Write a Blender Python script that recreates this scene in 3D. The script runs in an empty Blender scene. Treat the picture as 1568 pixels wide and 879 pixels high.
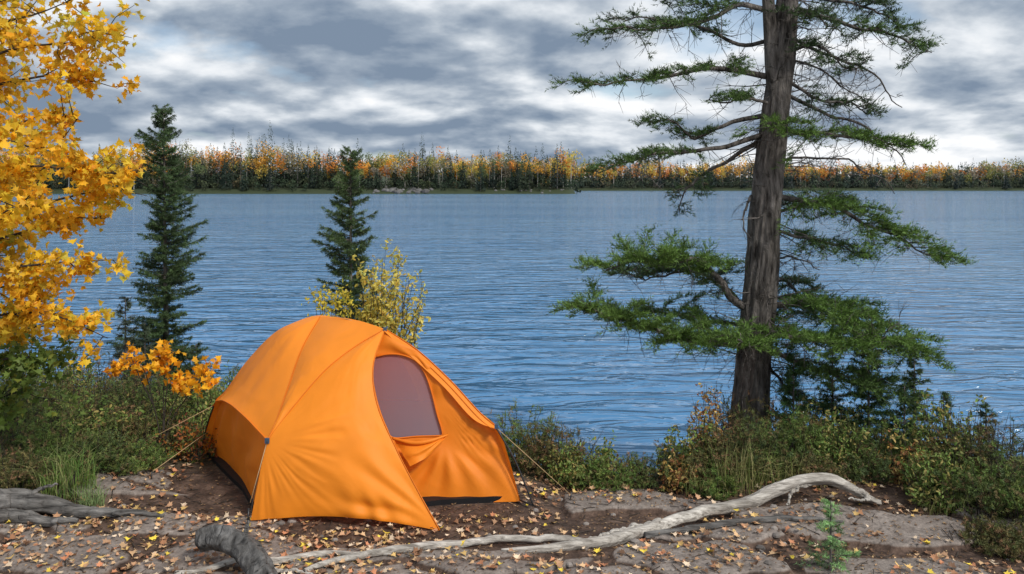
import bpy, math, numpy as np
from mathutils import Vector
rng = np.random.default_rng(7)
R = rng.random
F = 1219.6; H = 2.0
WATER = -0.7

def W(px, py, Y):
    return np.array([(px-784)/F*Y, Y, H-(py-288)/F*Y])
def nrm(a):
    return a/np.maximum(np.linalg.norm(a,axis=-1,keepdims=True),1e-9)
def sst(a,b,x):
    t=np.clip((x-a)/(b-a),0,1); return t*t*(3-2*t)

# ---------------------------------------------------------------- noise
def hsh(i,j,s=0):
    n=(i.astype(np.int64)*374761393+j.astype(np.int64)*668265263+s*1442695041)&0x7fffffff
    n=((n^(n>>13))*1274126177)&0x7fffffff
    n=(n^(n>>16))&0x7fffffff
    return (n%100003)/100003.0
def vn(x,y,s=0):
    x=np.asarray(x,float); y=np.asarray(y,float)
    i=np.floor(x); j=np.floor(y); fx=x-i; fy=y-j
    fx=fx*fx*(3-2*fx); fy=fy*fy*(3-2*fy)
    a=hsh(i,j,s); b=hsh(i+1,j,s); c=hsh(i,j+1,s); d=hsh(i+1,j+1,s)
    return (a*(1-fx)+b*fx)*(1-fy)+(c*(1-fx)+d*fx)*fy
def fbm(x,y,o=4,s=0):
    r=0;a=.5;t=0
    for k in range(o):
        r=r+a*vn(x*2**k,y*2**k,s+k*17); t+=a; a*=.5
    return r/t-.5
def worley(x,y,s=0):
    i=np.floor(x); j=np.floor(y)
    f1=np.full(x.shape,9.); f2=f1.copy(); cid=np.zeros(x.shape)
    for di in (-1,0,1):
        for dj in (-1,0,1):
            ci=i+di; cj=j+dj
            d=np.hypot(ci+hsh(ci,cj,s)-x, cj+hsh(ci,cj,s+5)-y)
            c=hsh(ci,cj,s+9)
            m=d<f1
            f2=np.where(m,f1,np.minimum(f2,d)); cid=np.where(m,c,cid); f1=np.where(m,d,f1)
    return f1,f2,cid

# ---------------------------------------------------------------- mesh builder
class MB:
    def __init__(s): s.V=[];s.F=[];s.C=[];s.n=0
    def add(s,v,f,c=(1,1,1)):
        v=np.asarray(v,float).reshape(-1,3); f=np.asarray(f,int).reshape(-1,3)
        c=np.asarray(c,float)
        if c.ndim==1: c=np.tile(c,(len(v),1))
        s.V.append(v); s.F.append(f+s.n); s.C.append(c); s.n+=len(v)
    def build(s,name,mat,smooth=False,parent=None):
        V=np.concatenate(s.V);Fc=np.concatenate(s.F);C=np.concatenate(s.C)
        me=bpy.data.meshes.new(name)
        me.vertices.add(len(V)); me.vertices.foreach_set('co',V.astype(np.float32).ravel())
        me.loops.add(len(Fc)*3); me.loops.foreach_set('vertex_index',Fc.astype(np.int32).ravel())
        me.polygons.add(len(Fc)); me.polygons.foreach_set('loop_start',np.arange(0,len(Fc)*3,3,dtype=np.int32))
        try: me.polygons.foreach_set('loop_total',np.full(len(Fc),3,dtype=np.int32))
        except Exception: pass
        me.update(calc_edges=True)
        a=me.color_attributes.new('Col','FLOAT_COLOR','POINT')
        a.data.foreach_set('color',np.concatenate([C,np.ones((len(C),1))],1).astype(np.float32).ravel())
        me.polygons.foreach_set('use_smooth',np.full(len(Fc),bool(smooth)))
        me.materials.append(mat); me.validate()
        ob=bpy.data.objects.new(name,me); bpy.context.scene.collection.objects.link(ob)
        if parent: ob.parent=parent
        return ob
def empty(name,loc=(0,0,0)):
    e=bpy.data.objects.new(name,None); e.empty_display_size=.2
    bpy.context.scene.collection.objects.link(e); return e

def catmull(P,n):
    P=np.asarray(P,float)
    if len(P)==2:
        t=np.linspace(0,1,n)[:,None]; return P[0]*(1-t)+P[1]*t
    seg=np.linalg.norm(np.diff(P,axis=0),axis=1); cum=np.concatenate([[0],np.cumsum(seg)])
    Q=np.vstack([2*P[0]-P[1],P,2*P[-1]-P[-2]])
    s=np.linspace(0,cum[-1],n); k=np.clip(np.searchsorted(cum,s,side='right')-1,0,len(P)-2)
    t=((s-cum[k])/np.maximum(seg[k],1e-9))[:,None]
    p0,p1,p2,p3=Q[k],Q[k+1],Q[k+2],Q[k+3]
    return .5*(2*p1+(p2-p0)*t+(2*p0-5*p1+4*p2-p3)*t*t+(3*p1-p0-3*p2+p3)*t**3)

def tube(mb,P,r,sides=6,c=(1,1,1),rough=0.,seed=0,lobes=0.,fa=3.,fl=2.5):
    P=np.asarray(P,float); n=len(P); r=np.broadcast_to(np.asarray(r,float),(n,)) if np.ndim(r)==0 else np.asarray(r,float)
    if len(r)!=n: r=np.interp(np.linspace(0,1,n),np.linspace(0,1,len(r)),r)
    T=nrm(np.gradient(P,axis=0))
    m=np.mean(T,axis=0); ref=np.array([0,1.,0.]) if abs(m[2])>abs(m[1]) else np.array([0.,0,1.])
    if n>2 and abs(np.dot(nrm(m),ref))>.9: ref=np.array([1.,0,0])
    A=nrm(np.cross(T,ref)); B=np.cross(T,A)
    a=np.linspace(0,2*np.pi,sides,endpoint=False)
    rr=r[:,None]*np.ones((1,sides))
    if rough>0:
        ss=np.cumsum(np.concatenate([[0],np.linalg.norm(np.diff(P,axis=0),axis=1)]))[:,None]
        rr=rr*(1+rough*2*(fbm(np.cos(a)[None,:]*fa+50+ss*fl,np.sin(a)[None,:]*fa+20+0*ss,4,seed)))
        if lobes>0: rr=rr*(1+lobes*(fbm(np.cos(a)[None,:]*1.2+ss*.8+9,np.sin(a)[None,:]*1.2+ss*.4+30,2,seed+3)*2))
    v=P[:,None,:]+rr[:,:,None]*(np.cos(a)[None,:,None]*A[:,None,:]+np.sin(a)[None,:,None]*B[:,None,:])
    v=v.reshape(-1,3)
    i=np.arange(n-1)[:,None]*sides; j=np.arange(sides)[None,:]; j2=(j+1)%sides
    q=np.stack([i+j,i+j2,i+sides+j2,i+sides+j],-1).reshape(-1,4)
    f=np.concatenate([q[:,[0,1,2]],q[:,[0,2,3]]])
    v=np.vstack([v,P[0],P[-1]]); j=np.arange(sides)
    f=np.vstack([f,np.stack([(j+1)%sides,j,np.full(sides,n*sides)],1),np.stack([(n-1)*sides+j,(n-1)*sides+(j+1)%sides,np.full(sides,n*sides+1)],1)])
    mb.add(v,f,c)

def needles(mb,P,D,L,n,nl,w,col,spread=.9,fwd=.6,var=.35,up=0.):
    m=len(P)
    if m==0: return
    P=np.repeat(P,n,0);D=np.repeat(D,n,0);L=np.repeat(np.broadcast_to(L,(m,)),n)
    col=np.asarray(col,float)
    if col.ndim==1: col=np.tile(col,(m,1))
    col=col*(1+var*(R((m,1))*2-1)); C=np.repeat(col,n,0)*(1+.3*(R((m*n,1))*2-1))
    t=R(m*n); b=P+D*(L*t)[:,None]
    r=rng.normal(size=(m*n,3)); r[:,2]+=up; pr=nrm(r-(r*D).sum(1,keepdims=True)*D)
    d=nrm(pr*spread+D*fwd); s=nrm(np.cross(d,rng.normal(size=(m*n,3))))*w
    tip=b+d*(nl*(.6+.6*R(m*n)))[:,None]
    V=np.stack([b-s,b+s,tip],1).reshape(-1,3)
    mb.add(V,np.arange(m*n*3).reshape(-1,3),np.repeat(C,3,0))

MAPLE=np.array([[0,0],[.12,.12],[.45,.05],[.33,.28],[.55,.45],[.3,.48],[.24,.62],[.1,.66],[0,1.0]])
MAPLE=np.vstack([MAPLE,(MAPLE[1:-1]*[-1,1])[::-1]])
OVAL=np.array([[0,0],[.2,.25],[.24,.5],[.15,.8],[0,1],[-.15,.8],[-.24,.5],[-.2,.25]])
def leaves(mb,P,size,col,tmpl=MAPLE,flat=0.,var=.25,droop=.3):
    m=len(P); k=len(tmpl)
    size=np.broadcast_to(size,(m,))*(.6+.7*R(m))
    ax=rng.normal(size=(m,3)); ax[:,2]-=droop
    if flat>0: ax[:,2]*=(1-flat)
    ax=nrm(ax); nr=rng.normal(size=(m,3))
    if flat>0: nr=nr*(1-flat)+np.array([0,0,1.])*flat
    nr[:,2]+=.3
    sx=nrm(np.cross(ax,nr)); nn=np.cross(sx,ax)
    tx=tmpl[:,0];ty=tmpl[:,1]
    fold=.25+.5*R((m,1)); curl=(R((m,1))-.4)*.6
    hz=np.abs(tx)[None,:]*fold+curl*(ty[None,:])**2
    V=P[:,None,:]+size[:,None,None]*(tx[None,:,None]*sx[:,None,:]+ty[None,:,None]*ax[:,None,:]+hz[:,:,None]*nn[:,None,:])
    cen=P+size[:,None]*(.45*ax)
    V=np.concatenate([V,cen[:,None,:]],1)
    j=np.arange(k); f=np.stack([j,(j+1)%k,np.full(k,k)],1)
    Fc=(np.arange(m)[:,None,None]*(k+1)+f[None]).reshape(-1,3)
    col=np.asarray(col,float)
    if col.ndim==1: col=np.tile(col,(m,1))
    C=col*(1+var*(R((m,1))*2-1)); mb.add(V.reshape(-1,3),Fc,np.repeat(C,k+1,0))
def pick(cols,w,m):
    cols=np.asarray(cols,float); w=np.asarray(w,float); return cols[rng.choice(len(cols),m,p=w/w.sum())]

# ---------------------------------------------------------------- materials
def newmat(name):
    m=bpy.data.materials.new(name); m.use_nodes=True; nt=m.node_tree; nt.nodes.clear()
    o=nt.nodes.new('ShaderNodeOutputMaterial'); return m,nt,o
def N(nt,t,**k):
    n=nt.nodes.new(t)
    for a,b in k.items():
        if a in n.inputs: n.inputs[a].default_value=b
        else: setattr(n,a,b)
    return n
def ramp(nt,stops):
    r=nt.nodes.new('ShaderNodeValToRGB'); e=r.color_ramp.elements
    while len(e)<len(stops): e.new(.5)
    for i,(p,c) in enumerate(stops):
        e[i].position=p; e[i].color=(*c,1) if len(c)==3 else c
    return r
def leafmat(name,transl=.3,rough=.55):
    m,nt,o=newmat(name); L=nt.links.new
    a=N(nt,'ShaderNodeAttribute',attribute_name='Col')
    p=N(nt,'ShaderNodeBsdfPrincipled',Roughness=rough); p.inputs['Specular IOR Level'].default_value=.25
    L(a.outputs['Color'],p.inputs['Base Color'])
    if transl<=0:
        L(p.outputs[0],o.inputs[0]); return m
    t=N(nt,'ShaderNodeBsdfTranslucent'); L(a.outputs['Color'],t.inputs['Color'])
    mx=N(nt,'ShaderNodeMixShader'); mx.inputs[0].default_value=transl
    L(p.outputs[0],mx.inputs[1]);L(t.outputs[0],mx.inputs[2]);L(mx.outputs[0],o.inputs[0]); return m
def woodmat(name,c1,c2,scale=(14,14,2),bump=.6,dist=.02,rough=.85,detail=5):
    m,nt,o=newmat(name); L=nt.links.new
    tc=N(nt,'ShaderNodeTexCoord'); mp=N(nt,'ShaderNodeMapping'); mp.inputs['Scale'].default_value=scale
    L(tc.outputs['Object'],mp.inputs[0])
    n=N(nt,'ShaderNodeTexNoise',Scale=1.6,Detail=detail,Roughness=.65,Distortion=.4); L(mp.outputs[0],n.inputs['Vector'])
    n2=N(nt,'ShaderNodeTexNoise',Scale=5,Detail=3); L(tc.outputs['Object'],n2.inputs['Vector'])
    r=ramp(nt,[(.33,c1),(.66,c2)]); L(n.outputs[0],r.inputs[0])
    mx=N(nt,'ShaderNodeMix',data_type='RGBA',blend_type='MULTIPLY'); mx.inputs[0].default_value=.8
    r2=ramp(nt,[(.3,(.5,.48,.46)),(.7,(1.2,1.2,1.2))]); L(n2.outputs[0],r2.inputs[0])
    L(r.outputs[0],mx.inputs[6]);L(r2.outputs[0],mx.inputs[7])
    p=N(nt,'ShaderNodeBsdfPrincipled',Roughness=rough); p.inputs['Specular IOR Level'].default_value=.2
    L(mx.outputs[2],p.inputs['Base Color'])
    b=N(nt,'ShaderNodeBump',Strength=bump,Distance=dist); L(n.outputs[0],b.inputs['Height']); L(b.outputs[0],p.inputs['Normal'])
    L(p.outputs[0],o.inputs[0]); return m
M_needle=leafmat('needle_foliage',.12,.6)
M_leaf=leafmat('autumn_leaf',.4,.5)
M_litter=leafmat('leaf_litter',0,.7)
M_far=leafmat('far_foliage',.35,.9)
M_bark=woodmat('pine_bark',(.02,.017,.015),(.29,.265,.245),(12,12,3.0),1.,.06,.9,7)
M_twig=woodmat('twig_bark',(.03,.024,.02),(.09,.075,.065),(20,20,20),.3,.005)
M_drift=woodmat('driftwood',(.22,.195,.17),(.74,.70,.64),(4,30,30),.9,.014)
M_oldlog=woodmat('weathered_log',(.03,.028,.027),(.25,.24,.23),(3,26,26),.8,.014)
M_stub=woodmat('weathered_stub',(.025,.024,.024),(.21,.205,.20),(14,8,8),.9,.02)
M_dark=woodmat('dark_log',(.012,.01,.009),(.07,.06,.05),(8,20,20),.9,.02)

def fabric(name,col,transl=.25,rough=.5,bumpd=.010):
    m,nt,o=newmat(name); L=nt.links.new
    tc=N(nt,'ShaderNodeTexCoord')
    n=N(nt,'ShaderNodeTexNoise',Scale=3.4,Detail=5,Roughness=.5,Distortion=1.2); L(tc.outputs['Object'],n.inputs['Vector'])
    wv=N(nt,'ShaderNodeTexNoise',Scale=420,Detail=1); L(tc.outputs['Object'],wv.inputs['Vector'])
    b=N(nt,'ShaderNodeBump',Strength=.6,Distance=bumpd); L(n.outputs[0],b.inputs['Height'])
    b2=N(nt,'ShaderNodeBump',Strength=.15,Distance=.001); L(wv.outputs[0],b2.inputs['Height']); L(b.outputs[0],b2.inputs['Normal'])
    hs=ramp(nt,[(.3,tuple(x*.9 for x in col)),(.7,col)]); L(n.outputs[0],hs.inputs[0])
    p=N(nt,'ShaderNodeBsdfPrincipled',Roughness=rough); p.inputs['Specular IOR Level'].default_value=.3
    L(hs.outputs[0],p.inputs['Base Color']); L(b2.outputs[0],p.inputs['Normal'])
    t=N(nt,'ShaderNodeBsdfTranslucent'); L(hs.outputs[0],t.inputs['Color'])
    mx=N(nt,'ShaderNodeMixShader'); mx.inputs[0].default_value=transl
    L(p.outputs[0],mx.inputs[1]);L(t.outputs[0],mx.inputs[2]);L(mx.outputs[0],o.inputs[0]); return m
M_fly=fabric('tent_fly_orange',(.98,.30,.02),.14,.55)
M_fly2=fabric('tent_wall_orange',(.95,.27,.018),.16,.55)
M_seam=fabric('tent_seam',(.80,.20,.01),.05)
M_black=fabric('tent_floor_black',(.012,.012,.014),0,.6)
def plain(name,c,rough=.5,metal=0):
    m,nt,o=newmat(name); p=N(nt,'ShaderNodeBsdfPrincipled',Roughness=rough,Metallic=metal); p.inputs['Base Color'].default_value=(*c,1)
    nt.links.new(p.outputs[0],o.inputs[0]); return m
M_pole=plain('tent_pole',(.02,.02,.022),.35)
M_cord=plain('guy_cord',(.50,.34,.18),.7)
M_buckle=plain('buckle_blue_grey',(.05,.09,.15),.5)
m,nt,o=newmat('tent_mesh_window')
tc=N(nt,'ShaderNodeTexCoord'); sz_=N(nt,'ShaderNodeSeparateXYZ'); nt.links.new(tc.outputs['Object'],sz_.inputs[0])
mr=N(nt,'ShaderNodeMapRange'); mr.inputs['From Min'].default_value=.35; mr.inputs['From Max'].default_value=.9; nt.links.new(sz_.outputs[2],mr.inputs[0])
rr_=ramp(nt,[(.0,(.30,.30,.38)),(1.,(.44,.21,.24))]); nt.links.new(mr.outputs[0],rr_.inputs[0])
p=N(nt,'ShaderNodeBsdfPrincipled',Roughness=.7); nt.links.new(rr_.outputs[0],p.inputs['Base Color'])
t=N(nt,'ShaderNodeBsdfTransparent'); mx=N(nt,'ShaderNodeMixShader'); mx.inputs[0].default_value=.5
nt.links.new(p.outputs[0],mx.inputs[1]); nt.links.new(t.outputs[0],mx.inputs[2]); nt.links.new(mx.outputs[0],o.inputs[0]); M_mesh=m

# ---------------------------------------------------------------- ground
def edgeY(x):
    return np.interp(x,[-40,-8,-4.2,-2.8,-1.6,-.5,.3,1.0,1.6,2.6,3.4,5,40],[11,9,8.1,8.3,8.0,6.6,5.9,5.75,6.7,6.9,6.0,6.0,9])+.35*(vn(np.asarray(x)*1.3,np.asarray(x)*0+3)-.5)
def farshore(x):
    x=np.asarray(x,float)
    a=366+10*fbm(x/60,x*0+2,3,4)
    b=790+25*fbm(x/150,x*0+7,3,5)
    k=sst(28,42,x)
    return a*(1-k)+b*k
def plates(x,y):
    xx=x+.5*fbm(x*1.3,y*1.3,4,31)+.05*fbm(x*9,y*9,2,33); yy=y+.5*fbm(x*1.3+9,y*1.3+4,4,37)+.04*fbm(x*9+4,y*9,2,34)
    f1,f2,c=worley(xx*1.05+3.3,yy*2.4,11)
    cr=sst(.03,.10,f2-f1)
    th=.42+.22*sst(4.5,4.9,y)
    isr=sst(th,th+.04,c)*sst(6.2,5.2,y)
    return cr,isr,c
def gz(x,y,full=False):
    x=np.asarray(x,float);y=np.asarray(y,float)
    e=edgeY(x)
    tm=sst(1.5,1.0,np.hypot(x+1.1+.3*(y-5.4),(y-5.4)*1.1))
    z=(.07*fbm(x*.8,y*.8,3,2)+.03*fbm(x*5,y*5,4,3))*(1-.85*tm)
    cr,isr,c=plates(x,y)
    z=z+isr*cr*(.02+.05*(c-.4))*(1-tm)
    near=-1.15*sst(0,1.5,y-e)-.12*sst(-1.6,.0,y-e)
    z=z*(1-.5*sst(0,2,y-e))+near*(1-tm*.8)
    z=z-2.5*sst(1,14,y-e)
    fs=farshore(x); dfar=y-fs
    z=np.where(dfar>-12, z+(4.9)*sst(-12,6,dfar)+np.maximum(dfar,0)*.06*np.minimum(1,250/np.maximum(dfar,1)),z)
    if full: return z,isr*cr
    return z
def stretch(a,b,st,far,n):
    g=np.geomspace(st,far,n); return np.concatenate([(a-np.cumsum(g))[::-1],np.arange(a,b,st),b+np.cumsum(g)])
xs=stretch(-4.2,4.4,.02,160,80); ys=np.concatenate([np.linspace(-30,3.6,20),np.arange(3.62,6.5,.018),np.arange(6.5,8.5,.04),8.5+np.cumsum(np.geomspace(.04,22,90)),np.linspace(700,1800,40)])
ys=np.unique(np.concatenate([ys,np.arange(345,400,3.),np.arange(760,840,5.)]))
X,Y=np.meshgrid(xs,ys); Z,RK=gz(X,Y,True)
nx,ny=len(xs),len(ys)
i=np.arange(ny-1)[:,None]*nx+np.arange(nx-1)[None,:]
q=np.stack([i,i+1,i+nx+1,i+nx],-1).reshape(-1,4)
mb=MB()
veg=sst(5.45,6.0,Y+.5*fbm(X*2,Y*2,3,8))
mb.add(np.stack([X,Y,Z],-1),np.concatenate([q[:,[0,1,2]],q[:,[0,2,3]]]),np.stack([RK,veg,sst(300,340,Y)],-1).reshape(-1,3))
m,nt,o=newmat('forest_floor_rock_and_soil'); L=nt.links.new
at=N(nt,'ShaderNodeAttribute',attribute_name='Col'); sp=N(nt,'ShaderNodeSeparateColor'); L(at.outputs['Color'],sp.inputs[0])
tc=N(nt,'ShaderNodeTexCoord')
n1=N(nt,'ShaderNodeTexNoise',Scale=3.2,Detail=6,Roughness=.7); L(tc.outputs['Object'],n1.inputs['Vector'])
n2=N(nt,'ShaderNodeTexNoise',Scale=38,Detail=4,Roughness=.7); L(tc.outputs['Object'],n2.inputs['Vector'])
n3=N(nt,'ShaderNodeTexNoise',Scale=8,Detail=7,Roughness=.72); L(tc.outputs['Object'],n3.inputs['Vector'])
soil=ramp(nt,[(.3,(.022,.014,.010)),(.5,(.088,.055,.040)),(.7,(.21,.14,.105))]); L(n3.outputs[0],soil.inputs[0])
rock=ramp(nt,[(.25,(.15,.12,.103)),(.5,(.25,.21,.185)),(.75,(.37,.32,.285))]); L(n3.outputs[0],rock.inputs[0])
ma=N(nt,'ShaderNodeMath',operation='MULTIPLY_ADD'); L(n1.outputs[0],ma.inputs[0]); ma.inputs[1].default_value=.8; L(sp.outputs[0],ma.inputs[2])
ma2=N(nt,'ShaderNodeMath',operation='SUBTRACT'); L(ma.outputs[0],ma2.inputs[0]); ma2.inputs[1].default_value=.45
rf=ramp(nt,[(.5,(0,0,0)),(.78,(1,1,1))]); L(ma2.outputs[0],rf.inputs[0])
mx=N(nt,'ShaderNodeMix',data_type='RGBA'); L(rf.outputs[0],mx.inputs[0]); L(soil.outputs[0],mx.inputs[6]); L(rock.outputs[0],mx.inputs[7])
fine=ramp(nt,[(.3,(.55,.55,.55)),(.7,(1.3,1.3,1.3))]); L(n2.outputs[0],fine.inputs[0])
mf=N(nt,'ShaderNodeMix',data_type='RGBA',blend_type='MULTIPLY'); mf.inputs[0].default_value=.9; L(mx.outputs[2],mf.inputs[6]); L(fine.outputs[0],mf.inputs[7])
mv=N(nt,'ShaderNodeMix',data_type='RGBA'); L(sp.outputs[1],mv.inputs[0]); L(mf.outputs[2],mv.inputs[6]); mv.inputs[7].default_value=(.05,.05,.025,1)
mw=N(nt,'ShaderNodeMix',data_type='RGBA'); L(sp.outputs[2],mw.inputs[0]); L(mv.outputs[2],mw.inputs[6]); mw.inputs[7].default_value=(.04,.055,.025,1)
p=N(nt,'ShaderNodeBsdfPrincipled',Roughness=.8); p.inputs['Specular IOR Level'].default_value=.3
L(mw.outputs[2],p.inputs['Base Color'])
b=N(nt,'ShaderNodeBump',Strength=.8,Distance=.022); L(n3.outputs[0],b.inputs['Height'])
b2=N(nt,'ShaderNodeBump',Strength=.5,Distance=.008); L(n2.outputs[0],b2.inputs['Height']); L(b.outputs[0],b2.inputs['Normal']); L(b2.outputs[0],p.inputs['Normal'])
L(p.outputs[0],o.inputs[0])
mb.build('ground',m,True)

# ---------------------------------------------------------------- water
mb=MB(); mb.add([[-3000,2,WATER],[3000,2,WATER],[3000,1500,WATER],[-3000,1500,WATER]],[[0,1,2],[0,2,3]])
m,nt,o=newmat('lake_water'); L=nt.links.new
tc=N(nt,'ShaderNodeTexCoord'); mp=N(nt,'ShaderNodeMapping'); mp.inputs['Scale'].default_value=(.5,1.5,1); mp.inputs['Rotation'].default_value=(0,0,math.radians(9)); L(tc.outputs['Object'],mp.inputs[0])
a1=N(nt,'ShaderNodeTexNoise',Scale=1.5,Detail=3,Roughness=.52,Distortion=.9); L(mp.outputs[0],a1.inputs['Vector'])
a2=N(nt,'ShaderNodeTexNoise',Scale=.40,Detail=2,Roughness=.5); L(mp.outputs[0],a2.inputs['Vector'])
a3=N(nt,'ShaderNodeTexNoise',Scale=.02,Detail=3); L(mp.outputs[0],a3.inputs['Vector'])
b1=N(nt,'ShaderNodeBump',Strength=1,Distance=.32); L(a2.outputs[0],b1.inputs['Height'])
b2=N(nt,'ShaderNodeBump',Strength=1,Distance=.28); L(a1.outputs[0],b2.inputs['Height']); L(b1.outputs[0],b2.inputs['Normal'])
p=N(nt,'ShaderNodeBsdfPrincipled',Roughness=.07,IOR=1.4)
cr=ramp(nt,[(.35,(.055,.20,.41)),(.65,(.15,.31,.50))]); L(a3.outputs[0],cr.inputs[0]); L(cr.outputs[0],p.inputs['Base Color'])
L(b2.outputs[0],p.inputs['Normal']); L(p.outputs[0],o.inputs[0])
mb.build('lake_water',m)

# ---------------------------------------------------------------- distant treeline
mb=MB(); mt=MB()
DC=np.array([[.84,.44,.06],[.78,.29,.045],[.72,.54,.10],[.36,.35,.09],[.34,.30,.22],[.15,.19,.07]])
def far_tree(x,y,z,h,kind,s,pn=.5):
    n={'con':230,'dec':230,'bush':70}[kind]
    n=int(n*(1 if y<600 else .45)); sz=s*(1 if y<600 else 1.6)
    if kind=='con':
        w=h*(.14+.07*R()); t=R(n)**1.2; k=.05; rad=w*(1-t)**.8*(.3+.7*R(n)); a=R(n)*6.283
        P=np.stack([x+rad*np.cos(a),y+rad*np.sin(a),z+h*(k+(1-k)*t)],1)
        c=np.array([[.036,.062,.034],[.05,.08,.046],[.034,.055,.036],[.075,.10,.048]][rng.integers(4)])
        sx=sz*(1.35-1.05*t)
    else:
        wd=rng.uniform(.12,.2)
        lobes=rng.normal(size=(6,3))*[h*wd,h*wd,h*.14]+[0,0,h*(.66 if kind=='dec' else .45)]
        o_=nrm(rng.normal(size=(n,3)))*(R((n,1))**.4)
        pk=lobes[rng.integers(6,size=n)]+o_*h*(.15 if kind=='dec' else .35)
        P=pk+[x,y,z]; P[:,2]=np.maximum(P[:,2],z)
        if kind=='dec':
            wt=np.array([5,2.5,3.5,1.5,1.5,1.5]) if pn>.52 else np.array([1.6,.8,1.4,4,5,5.])
            c=pick(DC,wt,1)[0]
        else: c=pick([[.05,.08,.035],[.09,.11,.045],[.20,.15,.07]],[5,3,1],1)[0]
        sx=np.full(n,sz*.75)
    d1=rng.normal(size=(n,3)); d2=rng.normal(size=(n,3))
    V=np.stack([P+nrm(d1)*sx[:,None]*.8,P+nrm(d2)*sx[:,None]*.8,P-nrm(d1+d2)*sx[:,None]*.6],1)
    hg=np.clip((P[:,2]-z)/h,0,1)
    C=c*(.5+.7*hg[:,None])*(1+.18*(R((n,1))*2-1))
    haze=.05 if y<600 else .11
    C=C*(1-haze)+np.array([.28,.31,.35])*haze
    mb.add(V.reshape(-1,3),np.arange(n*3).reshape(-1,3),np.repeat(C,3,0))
    if kind!='bush' and R()<.6:
        wc=.38 if kind=='dec' else .1
        tube(mt,[[x,y,z],[x+.2,y,z+h*.7]],[h*.014,h*.006],4,(wc,wc*.96,wc*.9))
for row in range(8):
    x=-330.
    while x<44:
        x+=rng.uniform(1.8,5.8); d=row*5+R()*5+1.5; y=float(farshore(x))+d
        if x>30: y=min(y,float(farshore(28))+d)
        if x>38-abs(d-12)*.3 or y>600: continue
        z=float(gz(x,y)); 
        if z<WATER-.5: continue
        nn=float(vn(x/19,x*0+row*.4,51)); pn=float(vn(x/14,x*0+row*.5,57)); kd='con' if R()<.42+1.0*(nn-.5) else 'dec'
        if row<2 : kd='bush' if R()<.65 else ('con' if R()<.7 else 'dec')
        h={'con':rng.uniform(11,19),'dec':rng.uniform(10,16.5),'bush':rng.uniform(3,7)}[kd]*(.88+.38*float(vn(x/25,row*.0+1,9))+.14*sst(0,-120,x))
        if row<2 and kd!='bush': h*=.75
        if kd=='con' and R()<.14: h*=rng.uniform(1.1,1.35)
        far_tree(x,y,z,h,kd,.9,pn)
for row in range(8):
    x=-60.
    while x<760:
        x+=rng.uniform(3,8.5); y=float(farshore(max(x,60)))+row*9+R()*9+2
        z=float(gz(max(x,60),y)); 
        nn=float(vn(x/30,x*0+row*.5,71)); pn=float(vn(x/25,x*0+row*.5,77)); kd='con' if R()<.36+.9*(nn-.5) else 'dec'
        if row<2: kd='bush' if R()<.75 else 'con'
        h={'con':rng.uniform(17,27),'dec':rng.uniform(16,26),'bush':rng.uniform(7,13)}[kd]*(.9+.3*float(vn(x/50,1.,19)))
        if kd=='con' and R()<.12: h*=1.3
        far_tree(x,y,z,h,kd,1.25,pn+.14)
tl=empty('distant_treeline')
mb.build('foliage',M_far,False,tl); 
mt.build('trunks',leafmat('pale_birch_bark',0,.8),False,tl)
mb=MB()
for k in range(48):
    x=rng.normal(-50,6.5) if k<34 else rng.uniform(-8,26); y=float(farshore(x))+rng.uniform(-.5,6); s=rng.uniform(.4,1.7) if k<34 else rng.uniform(.3,.8)
    zz0=float(gz(x,y))
    a=np.linspace(0,6.283,9)[:-1]
    rings=[]
    for rr,hh in [(1.3,-.3),(1.1,.4),(.6,.8)]:
        rings.append(np.stack([x+s*rr*np.cos(a)*(.8+.4*R(8)),y+s*rr*np.sin(a)*(.8+.4*R(8)),max(WATER,zz0)+s*hh*(.7+.4*R(8))],1))
    v=np.vstack(rings+[[[x,y,max(WATER,zz0)+s*.85]]]); f=[]
    for l in range(2):
        for j in range(8): 
            j2=(j+1)%8; f+= [[l*8+j,l*8+j2,l*8+8+j2],[l*8+j,l*8+8+j2,l*8+8+j]]
    for j in range(8): f.append([16+j,16+(j+1)%8,24])
    g=rng.uniform(.09,.19); mb.add(v,f,(g,g*.97,g*.95))
mb.build('shoreline_rocks',M_litter)

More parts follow.
